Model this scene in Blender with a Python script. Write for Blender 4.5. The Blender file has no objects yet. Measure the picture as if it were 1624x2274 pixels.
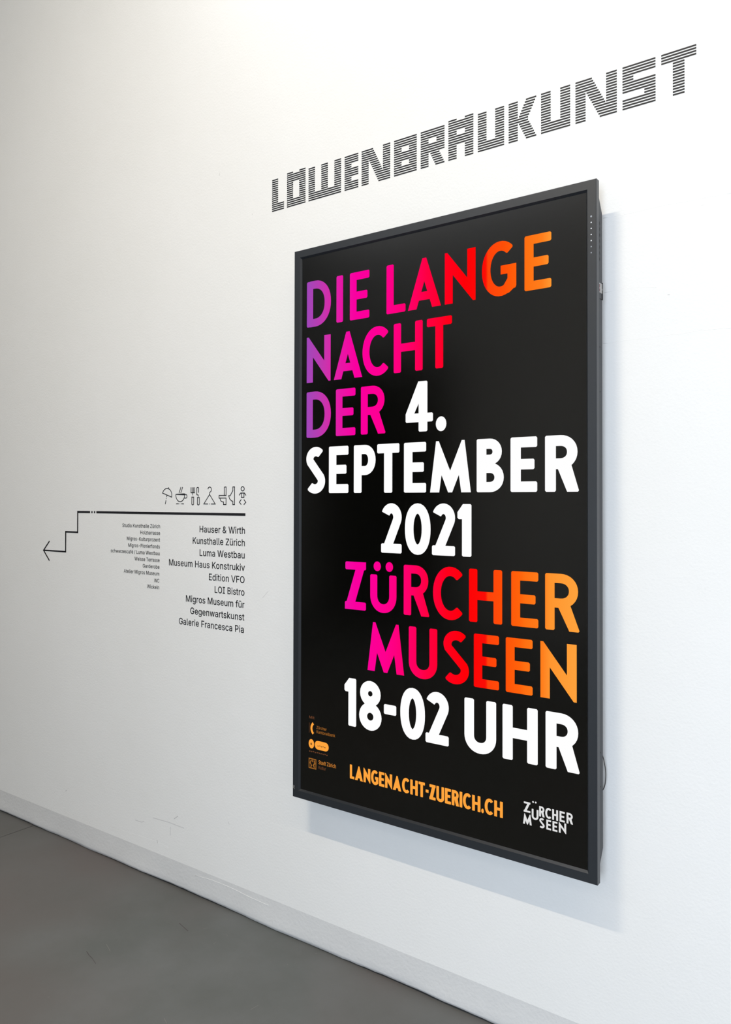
import bpy, bmesh, math, random
from mathutils import Vector, Matrix
from mathutils.geometry import tessellate_polygon

random.seed(4)
SC = bpy.context.scene
COL = SC.collection

# ------------------------------------------------------------------ camera
# room axes: x to the right along the wall, z up, the wall face is the plane y = 0, the room lies at y < 0
F_PX, YAW, PITCH, ROLL = 1767.35, 0.63310, 0.0135, 0.0023
cam = bpy.data.cameras.new('camera')
cam_o = bpy.data.objects.new('camera', cam)
COL.objects.link(cam_o)
fwd = Vector((-math.sin(YAW) * math.cos(PITCH), math.cos(YAW) * math.cos(PITCH), math.sin(PITCH)))
rgt = Vector((math.cos(YAW), math.sin(YAW), 0))
up = rgt.cross(fwd)
r2 = rgt * math.cos(ROLL) + up * math.sin(ROLL)
u2 = -rgt * math.sin(ROLL) + up * math.cos(ROLL)
m = Matrix((r2, u2, -fwd)).transposed().to_4x4()
m.translation = Vector((0, -2.1378, 1.55))
cam_o.matrix_world = m
cam.sensor_fit = 'VERTICAL'
cam.sensor_height = 36
cam.lens = 36 * F_PX / 2274
cam.shift_y = -46.92 / 2274          # the photograph was cropped a little off centre
cam.clip_start = 0.02
SC.camera = cam_o

# ------------------------------------------------------------------ world, large lights, exposure
world = bpy.data.worlds.new('world')
SC.world = world
world.use_nodes = True
world.node_tree.nodes['Background'].inputs[0].default_value = (0.62, 0.78, 1.0, 1)
world.node_tree.nodes['Background'].inputs[1].default_value = 0.6
SC.view_settings.view_transform = 'Standard'
SC.view_settings.look = 'None'
SC.view_settings.exposure = 0.0
SC.view_settings.gamma = 1.0
SC.view_settings.use_curve_mapping = False


def area(name, loc, rot, sx, sy, power, color):
    l = bpy.data.lights.new(name, 'AREA')
    l.shape = 'RECTANGLE'
    l.size, l.size_y, l.energy, l.color = sx, sy, power, color
    o = bpy.data.objects.new(name, l)
    o.location = loc
    o.rotation_euler = rot
    COL.objects.link(o)
    return o


# daylight: the tall window behind the camera to the right
area('daylight_front', (1.1, -6.43, 1.7), (math.radians(90), 0, 0), 5.2, 2.6, 425, (0.75, 0.86, 1.0))

# ------------------------------------------------------------------ helpers
def link(o, parent=None):
    COL.objects.link(o)
    if parent is not None:
        o.parent = parent
    return o


def tag(o, label=None, category=None, group=None, kind=None):
    if label: o['label'] = label
    if category: o['category'] = category
    if group: o['group'] = group
    if kind: o['kind'] = kind
    return o


def empty(name, loc, label, category, group=None):
    o = bpy.data.objects.new(name, None)
    o.empty_display_size = 0.05
    o.location = loc
    link(o)
    return tag(o, label, category, group)


class MB:
    def __init__(s): s.v, s.f = [], []

    def add(s, vs, fs):
        n = len(s.v)
        s.v += [tuple(v) for v in vs]
        s.f += [tuple(i + n for i in f) for f in fs]
        return s

    def box(s, x0, x1, y0, y1, z0, z1):
        vs = [(x, y, z) for x in (x0, x1) for y in (y0, y1) for z in (z0, z1)]
        return s.add(vs, [(0, 1, 3, 2), (4, 6, 7, 5), (0, 4, 5, 1), (2, 3, 7, 6), (0, 2, 6, 4), (1, 5, 7, 3)])

    def build(s, name, mat, parent=None, smooth=False, bevel=0, seg=2, loc=None):
        me = bpy.data.meshes.new(name)
        me.from_pydata(s.v, [], s.f)
        bm = bmesh.new(); bm.from_mesh(me)
        bmesh.ops.recalc_face_normals(bm, faces=bm.faces)
        bm.to_mesh(me); bm.free()
        if smooth:
            for p in me.polygons: p.use_smooth = True
        me.materials.append(mat)
        o = bpy.data.objects.new(name, me)
        if loc: o.location = loc
        link(o, parent)
        if bevel:
            b = o.modifiers.new('bevel', 'BEVEL'); b.width = bevel; b.segments = seg; b.limit_method = 'ANGLE'
        return o


# ---- materials
def mat(name, color, rough=0.6, spec=0.5, emit=None, strength=1.0, metal=0.0):
    m = bpy.data.materials.new(name); m.use_nodes = True
    b = m.node_tree.nodes['Principled BSDF']
    b.inputs['Base Color'].default_value = (*color, 1)
    b.inputs['Roughness'].default_value = rough
    b.inputs['Specular IOR Level'].default_value = spec
    b.inputs['Metallic'].default_value = metal
    if emit:
        b.inputs['Emission Color'].default_value = (*emit, 1)
        b.inputs['Emission Strength'].default_value = strength
    return m


def srgb(r, g, b):
    f = lambda c: (c / 255 / 12.92) if c <= 10 else ((c / 255 + 0.055) / 1.055) ** 2.4
    return (f(r), f(g), f(b))


def nd(m, t, **k):
    n = m.node_tree.nodes.new(t)
    for a, b in k.items(): setattr(n, a, b)
    return n


def noise_mat(name, c1, c2, scale, rough=0.6, bump=0.1, bump_scale=200, spec=0.5, detail=6, dist=0.002, stretch=(1, 1, 1), c3=None, scale3=1.0, coarse=0.0):
    m = mat(name, c1, rough, spec)
    nt = m.node_tree; L = nt.links.new; b = nt.nodes['Principled BSDF']
    tc = nd(m, 'ShaderNodeTexCoord'); mp = nd(m, 'ShaderNodeMapping')
    mp.inputs['Scale'].default_value = stretch
    L(tc.outputs['Object'], mp.inputs[0])
    n1 = nd(m, 'ShaderNodeTexNoise'); n1.inputs['Scale'].default_value = scale; n1.inputs['Detail'].default_value = detail
    n1.inputs['Roughness'].default_value = 0.6
    L(mp.outputs[0], n1.inputs['Vector'])
    r = nd(m, 'ShaderNodeValToRGB'); r.color_ramp.elements[0].position = 0.3; r.color_ramp.elements[1].position = 0.7
    r.color_ramp.elements[0].color = (*c1, 1); r.color_ramp.elements[1].color = (*c2, 1)
    L(n1.outputs['Fac'], r.inputs[0])
    out = r.outputs[0]
    if c3:
        n3 = nd(m, 'ShaderNodeTexNoise'); n3.inputs['Scale'].default_value = scale3; n3.inputs['Detail'].default_value = 3
        L(mp.outputs[0], n3.inputs['Vector'])
        r3 = nd(m, 'ShaderNodeValToRGB'); r3.color_ramp.elements[0].position = 0.42; r3.color_ramp.elements[1].position = 0.62
        L(n3.outputs['Fac'], r3.inputs[0])
        mx = nd(m, 'ShaderNodeMixRGB'); mx.inputs[2].default_value = (*c3, 1)
        L(r3.outputs[0], mx.inputs[0]); L(out, mx.inputs[1]); out = mx.outputs[0]
    L(out, b.inputs['Base Color'])
    if bump:
        n2 = nd(m, 'ShaderNodeTexNoise'); n2.inputs['Scale'].default_value = bump_scale; n2.inputs['Detail'].default_value = 4
        L(mp.outputs[0], n2.inputs['Vector'])
        h = n2.outputs['Fac']
        if coarse:
            n4 = nd(m, 'ShaderNodeTexNoise'); n4.inputs['Scale'].default_value = bump_scale / 14; n4.inputs['Detail'].default_value = 5
            L(mp.outputs[0], n4.inputs['Vector'])
            ad = nd(m, 'ShaderNodeMath', operation='MULTIPLY_ADD'); ad.inputs[1].default_value = coarse
            L(n4.outputs['Fac'], ad.inputs[0]); L(h, ad.inputs[2]); h = ad.outputs[0]
        bp = nd(m, 'ShaderNodeBump'); bp.inputs['Strength'].default_value = bump; bp.inputs['Distance'].default_value = dist
        L(h, bp.inputs['Height']); L(bp.outputs[0], b.inputs['Normal'])
    return m


M_WALL = noise_mat('white_plaster', (0.83, 0.83, 0.815), (0.85, 0.85, 0.84), 1.7, rough=0.75, bump=0.28, bump_scale=130, spec=0.25, dist=0.0022, coarse=2.0)
M_SHELL = noise_mat('white_paint', (0.80, 0.80, 0.79), (0.83, 0.83, 0.82), 1.2, rough=0.8, bump=0.1, bump_scale=90, spec=0.2)
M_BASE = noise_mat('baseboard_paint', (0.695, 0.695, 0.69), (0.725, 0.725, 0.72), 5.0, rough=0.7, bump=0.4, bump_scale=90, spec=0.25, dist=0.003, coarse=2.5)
M_FLOOR = noise_mat('grey_screed', srgb(92, 96, 94), srgb(112, 115, 116), 2.2, rough=0.62, bump=0.12, bump_scale=160, spec=0.35, c3=srgb(104, 100, 99), scale3=0.8, detail=9)
M_CONC = noise_mat('raw_concrete', (0.36, 0.36, 0.35), (0.44, 0.44, 0.43), 1.5, rough=0.85, bump=0.1, bump_scale=60, spec=0.2)
M_JOINT = mat('joint_dark', srgb(56, 54, 52), 0.9)
M_GAP = mat('gap_dark', (0.025, 0.025, 0.025), 0.9)
M_FRAME = noise_mat('bezel_metal', (0.011, 0.0145, 0.020), (0.013, 0.0165, 0.022), 300, rough=0.38, bump=0.08, bump_scale=1500, spec=0.85, dist=0.0005)
M_BODY = noise_mat('housing_metal', (0.040, 0.043, 0.048), (0.045, 0.048, 0.053), 200, rough=0.5, bump=0.1, bump_scale=900, spec=0.5, dist=0.0005)
M_VINYL = mat('black_vinyl', srgb(24, 24, 29), 0.55, 0.4)
M_HOLE = mat('vent_black', (0.006, 0.006, 0.006), 0.8)
M_DOT = mat('white_dot_print', (0.75, 0.77, 0.8), 0.5)
M_DOTG = mat('grey_dot_print', (0.33, 0.36, 0.4), 0.5)
M_LABEL = mat('label_paper', (0.42, 0.41, 0.40), 0.6)
M_RED = mat('label_red', (0.20, 0.03, 0.04), 0.6)
M_WPRINT = mat('label_white', (0.85, 0.82, 0.84), 0.6)
M_CABLE = mat('cable_rubber', (0.035, 0.03, 0.028), 0.6)
M_SCUFF = mat('scuff_grey', (0.56, 0.56, 0.56), 0.8, 0.2)
M_SCUFF2 = mat('scuff_light', (0.68, 0.68, 0.68), 0.8, 0.2)
M_FMARK = mat('floor_scratch', srgb(78, 76, 76), 0.8)
M_FSPECK = mat('floor_speck', srgb(128, 128, 126), 0.8)
M_ALU = mat('aluminium', (0.5, 0.5, 0.5), 0.4, metal=0.8)
M_LAMP = mat('lamp_diffuser', (0.9, 0.9, 0.9), 0.5, emit=(1.0, 0.95, 0.88), strength=2)
M_DARKROOM = mat('dark_paint', (0.02, 0.02, 0.02), 0.9)

# the lit panel: black picture and the coloured or white writing, all behind the same satin glass
SCR = dict(rough=0.22, spec=0.0)
M_PANEL = mat('screen_black', (0.0, 0.0, 0.0), rough=0.17, spec=0.62, emit=srgb(2, 2, 1))
M_WHITE = mat('screen_white', (0.0, 0.0, 0.0), emit=(1.0, 1.0, 1.0), **SCR)
M_SOFTW = mat('screen_soft_white', (0.0, 0.0, 0.0), emit=srgb(226, 226, 226), **SCR)
M_ORANGE = mat('screen_orange', (0.0, 0.0, 0.0), emit=srgb(255, 165, 62), **SCR)
M_DIM1 = mat('screen_orange_dim', (0.0, 0.0, 0.0), emit=srgb(150, 96, 40), **SCR)
M_DIM3 = mat('screen_orange_half', (0.0, 0.0, 0.0), emit=srgb(196, 126, 52), **SCR)
M_DIM2 = mat('screen_orange_faint', (0.0, 0.0, 0.0), emit=srgb(105, 66, 42), **SCR)
M_RAMP = mat('screen_rainbow', (0.0, 0.0, 0.0), emit=(1, 1, 1), **SCR)


def ramp_setup():
    nt = M_RAMP.node_tree; L = nt.links.new
    tc = nd(M_RAMP, 'ShaderNodeTexCoord'); sx = nd(M_RAMP, 'ShaderNodeSeparateXYZ')
    L(tc.outputs['Object'], sx.inputs[0])
    r = nd(M_RAMP, 'ShaderNodeValToRGB'); L(sx.outputs[0], r.inputs[0])
    st = [(0.05, 160, 72, 186), (0.10, 182, 62, 178), (0.15, 212, 45, 170), (0.20, 232, 22, 166), (0.26, 250, 0, 160), (0.38, 255, 0, 142),
          (0.45, 255, 0, 112), (0.53, 255, 0, 66), (0.60, 255, 0, 28), (0.66, 254, 0, 8), (0.733, 252, 14, 6), (0.738, 255, 66, 12),
          (0.79, 255, 80, 8), (0.84, 255, 100, 12), (0.855, 255, 112, 18), (0.905, 255, 126, 28), (0.93, 255, 150, 48), (1.0, 255, 162, 60)]
    cr = r.color_ramp
    while len(cr.elements) < len(st): cr.elements.new(0.5)
    for e, s in zip(cr.elements, st):
        e.position = s[0]; e.color = (*srgb(*s[1:]), 1)
    L(r.outputs[0], nt.nodes['Principled BSDF'].inputs['Emission Color'])


ramp_setup()

# ------------------------------------------------------------------ flat shapes: strokes, polygons, letters
def stroke(pts, w, closed=False, rc=0.0):
    """a ribbon of width w along the points; list of convex-ish polygons"""
    P = [Vector(p) for p in pts]; n = len(P)
    if closed:
        segs = [(P[i], P[(i + 1) % n]) for i in range(n)]
    else:
        segs = [(P[i], P[i + 1]) for i in range(n - 1)]
    nrm = []
    for a, b in segs:
        d = (b - a).normalized(); nrm.append(Vector((-d.y, d.x)))
    offs = []
    for i in range(n):
        if closed: n1, n2 = nrm[i - 1], nrm[i]
        elif i == 0: n1 = n2 = nrm[0]
        elif i == n - 1: n1 = n2 = nrm[-1]
        else: n1, n2 = nrm[i - 1], nrm[i]
        m_ = (n1 + n2); m_ = m_.normalized() if m_.length > 1e-6 else n1
        k = max(0.45, m_.dot(n1))
        offs.append(m_ * (w / 2 / k))
    out = []
    rng = range(n) if closed else range(n - 1)
    for i in rng:
        j = (i + 1) % n
        a, b = P[i], P[j]; oa, ob = offs[i], offs[j]
        if rc and not closed and (i == 0 or i == n - 2):
            q = []
            d = (b - a).normalized(); nn = Vector((-d.y, d.x))
            left, right = [], []
            if i == 0:
                left += [a + nn * (w / 2 - rc), a + nn * w / 2 + d * rc]; right += [a - nn * (w / 2 - rc), a - nn * w / 2 + d * rc]
            else:
                left += [a + oa]; right += [a - oa]
            if i == n - 2:
                left += [b + nn * w / 2 - d * rc, b + nn * (w / 2 - rc)]; right += [b - nn * w / 2 - d * rc, b - nn * (w / 2 - rc)]
            else:
                left += [b + ob]; right += [b - ob]
            out.append([tuple(p) for p in left + right[::-1]])
        else:
            out.append([tuple(p) for p in (a + oa, b + ob, b - ob, a - oa)])
    return out


def arc(cx, cy, rx, ry, a0, a1, n=18, p=1.0):
    """arc of a slightly squared ellipse; angles in degrees"""
    o = []
    for i in range(n + 1):
        a = math.radians(a0 + (a1 - a0) * i / n)
        c, s = math.cos(a), math.sin(a)
        o.append((cx + rx * math.copysign(abs(c) ** p, c), cy + ry * math.copysign(abs(s) ** p, s)))
    return o


def spline(pts, k=7):
    P = [Vector(pts[0]) * 2 - Vector(pts[1])] + [Vector(p) for p in pts] + [Vector(pts[-1]) * 2 - Vector(pts[-2])]
    o = []
    for i in range(1, len(P) - 2):
        for j in range(k):
            t = j / k
            a, b, c, d = P[i - 1:i + 3]
            o.append(tuple(0.5 * ((2 * b) + (c - a) * t + (2 * a - 5 * b + 4 * c - d) * t * t + (3 * b - a - 3 * c + d) * t ** 3)))
    o.append(tuple(P[-2]))
    return o


def glyph(ch, w, t):
    """geometric sans capital in the box [0,w] x [0,1], stroke t (all in cap heights)"""
    s = t / 2; tb = t * 0.93; sb = tb / 2; rc = 0.022
    R = lambda x0, y0, x1, y1: [[(x0 + rc, y0), (x1 - rc, y0), (x1, y0 + rc), (x1, y1 - rc), (x1 - rc, y1), (x0 + rc, y1), (x0, y1 - rc), (x0, y0 + rc)]]
    if ch == 'I': return R(w / 2 - s, 0, w / 2 + s, 1)
    if ch == 'L': return R(0, 0, t, 1) + R(0, 0, w, tb)
    if ch == 'E': return R(0, 0, t, 1) + R(0, 0, w, tb) + R(0, 1 - tb, w, 1) + R(0, 0.5 - sb + 0.005, w * 0.9, 0.5 + sb + 0.005)
    if ch == 'T': return R(0, 1 - tb, w, 1) + R(w / 2 - s, 0, w / 2 + s, 1)
    if ch == 'H': return R(0, 0, t, 1) + R(w - t, 0, w, 1) + [[(s, 0.5 - sb), (w - s, 0.5 - sb), (w - s, 0.5 + sb), (s, 0.5 + sb)]]
    if ch == 'D':
        xc = w * 0.34
        return R(0, 0, t, 1) + stroke([(s, 1 - sb)] + arc(xc, 0.5, w - s - xc, 0.5 - sb, 90, -90, 20, 0.92) + [(s, sb)], t * 0.98)
    if ch == 'P':
        yc = 0.685; xc = w * 0.5; ry = 1 - sb - yc
        return R(0, 0, t, 1) + stroke([(s, 1 - sb)] + arc(xc, yc, w - s - xc, ry, 90, -90, 16, 0.95) + [(s, yc - ry)], tb)
    if ch == 'R':
        yc = 0.70; xc = w * 0.46; ry = 1 - sb - yc; wb = w * 0.97
        return (R(0, 0, t, 1) + stroke([(s, 1 - sb)] + arc(xc, yc, wb - s - xc, ry, 90, -90, 16, 0.95) + [(s, yc - ry)], tb)
                + [[(w * 0.36, 0.44), (w - t * 1.1, rc), (w - t * 1.05, 0), (w - 0.02, 0), (w, rc), (w * 0.36 + t * 1.25, 0.50)]])
    if ch == 'B':
        y1, y2 = 0.755, 0.275; xc = w * 0.48
        return (R(0, 0, t, 1) + stroke([(s, 1 - sb)] + arc(xc, y1, w * 0.93 - s - xc, 1 - sb - y1, 90, -90, 14, 0.95) + [(s, y1 - (1 - sb - y1))], tb)
                + stroke([(s, y2 * 2 - sb)] + arc(xc, y2, w - s - xc, y2 - sb, 90, -90, 14, 0.95) + [(s, sb)], tb))
    if ch == 'U':
        yb = min(0.42, (w / 2) * 0.95)
        return stroke([(s, 1)] + arc(w / 2, yb, w / 2 - s, yb - s + 0.01, 180, 360, 18, 0.95) + [(w - s, 1)], t, rc=rc)
    if ch == 'u':      # the low U under two dots
        h = 0.765; yb = 0.34
        dots = [[(x + 0.092 * math.cos(a * math.pi / 9), 0.935 + 0.10 * math.sin(a * math.pi / 9)) for a in range(18)] for x in (w * 0.27, w * 0.73)]
        return stroke([(s, h)] + arc(w / 2, yb, w / 2 - s, yb - s + 0.01, 180, 360, 18, 0.95) + [(w - s, h)], t, rc=rc) + dots
    if ch == 'C':
        cx = w * 0.56
        return stroke(arc(cx, 0.5, cx - s, 0.5 - s + 0.012, 46, 314, 28, 0.97), t, rc=rc)
    if ch == 'G':
        cx = w * 0.54
        a = arc(cx, 0.5, cx - s, 0.5 - s + 0.012, 48, 302, 28, 0.97)
        return stroke(a, t, rc=rc) + [[(w - t, 0.10), (w - rc, 0.10), (w, 0.14), (w, 0.47 + sb), (w * 0.55, 0.47 + sb), (w * 0.55, 0.47 - sb), (w - t, 0.47 - sb)],
                                      [(w * 0.62, 0.0), (w * 0.8, 0.03), (w, 0.14), (w - t, 0.30), (w * 0.62, tb)]]
    if ch == 'S':
        y1, y2 = 0.748, 0.262
        return stroke(arc(w * 0.53, y1, w * 0.49 - s, 1.01 - s - y1, 38, 205, 16) + arc(w * 0.485, y2, w * 0.515 - s, y2 - s + 0.01, 28, -142, 16), t, rc=rc)
    if ch == 'A':
        tt = t * 1.14; a = 0.045; yi = (w / 2 - tt) / (w / 2 - a)
        return [[(0, 0), (tt, 0), (w / 2, yi), (w / 2, 1), (w / 2 - a, 1)], [(w, 0), (w / 2 + a, 1), (w / 2, 1), (w / 2, yi), (w - tt, 0)],
                [(w * 0.2, 0.165), (w * 0.8, 0.165), (w * 0.76, 0.165 + tb), (w * 0.24, 0.165 + tb)]]
    if ch == 'N':
        e = 0.055; th = t * 1.32; k = (th - e) / (w - e); d = k / (1 + k); sl = (1 - d) / (w - e)
        return [[(0, 0), (t, 0), (t, 1 - (t - e) * sl), (e, 1), (0, 1)], [(w, 1), (w - t, 1), (w - t, (t - e) * sl), (w - e, 0), (w, 0)],
                [(0, 1), (e, 1), (w, d), (w, 0), (w - e, 0), (0, 1 - d)]]
    if ch == 'M':
        p1, p2, a = w * 0.17, w * 0.83, 0.045; m_ = w / 2; yv = 0.42; sl = (1 - yv) / (m_ - p1 - a)
        tt = t * 1.02
        k = (p1) / 1.0                              # outer leg leans by p1 over the height
        # inner counter: leg line x = tt + k*y meets V line y = sl*(m_-a-x)
        y = sl * (m_ - a - tt) / (1 + sl * k); x = tt + k * y
        left = [(0, 0), (tt, 0), (x, y), (m_ - a, 0), (m_, 0), (m_, yv), (p1 + a, 1), (p1 - a * 0.4, 1)]
        return [left, [(w - q[0], q[1]) for q in left][::-1]]
    if ch == 'Z':
        dt = t * 1.22
        return R(0.02 * w, 1 - tb, w, 1) + R(0, 0, w, tb) + [[(0, 0.0), (dt, 0.0), (w, 1 - 0.02), (w, 1), (w - dt, 1), (0, 0.03)]]
    if ch == '0':
        return stroke(arc(w / 2, 0.5, w / 2 - s, 0.5 - s + 0.01, 0, 350, 35, 0.93), t, closed=True)
    if ch == '1':
        return R(w - t, 0, w, 1) + [[(0.0, 0.74), (0.03, 0.71), (w - t * 0.5, 0.71), (w - t * 0.5, 1), (w - t * 0.9, 1), (0.0, 0.845)]]
    if ch == '2':
        yc = 0.73
        return stroke(arc(w * 0.5, yc, w * 0.5 - s, 1.01 - s - yc, 158, -32, 18) + [(t * 0.62, s * 0.5)], t, rc=rc * 0.5) + R(0, 0, w, tb)
    if ch == '4':
        x0, x1 = w * 0.80 - t, w * 0.80
        return R(x0, 0, x1, 1) + R(0, 0.19, w, 0.19 + tb * 0.92) + [[(0, 0.23), (0.0, 0.36), (x0 - 0.01, 1), (x0 + t * 0.6, 1), (x0 + t * 0.6, 0.80), (w * 0.27, 0.30)]]
    if ch == '8':
        return (stroke(arc(w / 2, 0.745, w * 0.46 - s, 0.262 - s, 0, 345, 23), t, closed=True)
                + stroke(arc(w / 2, 0.275, w / 2 - s, 0.285 - s, 0, 348, 29), t, closed=True))
    if ch == '-': return R(0, 0.39, w, 0.39 + t * 0.98)
    if ch == '.':
        return [[(w / 2 + w / 2 * math.cos(a * math.pi / 10), 0.13 + 0.145 * math.sin(a * math.pi / 10)) for a in range(20)]]
    if ch == '"':
        return [[(x + 0.09 * math.cos(a * math.pi / 6), 0.9 + 0.09 * math.sin(a * math.pi / 6)) for a in range(12)] for x in (w * 0.25, w * 0.75)]
    raise ValueError(ch)


def flat(mb, loops_list, x0, z0, sx, sz, y):
    """loops_list: polygons (or [outer, hole...] lists) in the xz plane at depth y"""
    for lp in loops_list:
        loops = lp if isinstance(lp[0][0], (tuple, list)) else [lp]
        vs = [Vector((x0 + p[0] * sx, z0 + p[1] * sz, 0)) for l in loops for p in l]
        tris = tessellate_polygon([[Vector((x0 + p[0] * sx, z0 + p[1] * sz, 0)) for p in l] for l in loops])
        mb.add([(v.x, y, v.y) for v in vs], tris)
    return mb


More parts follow.
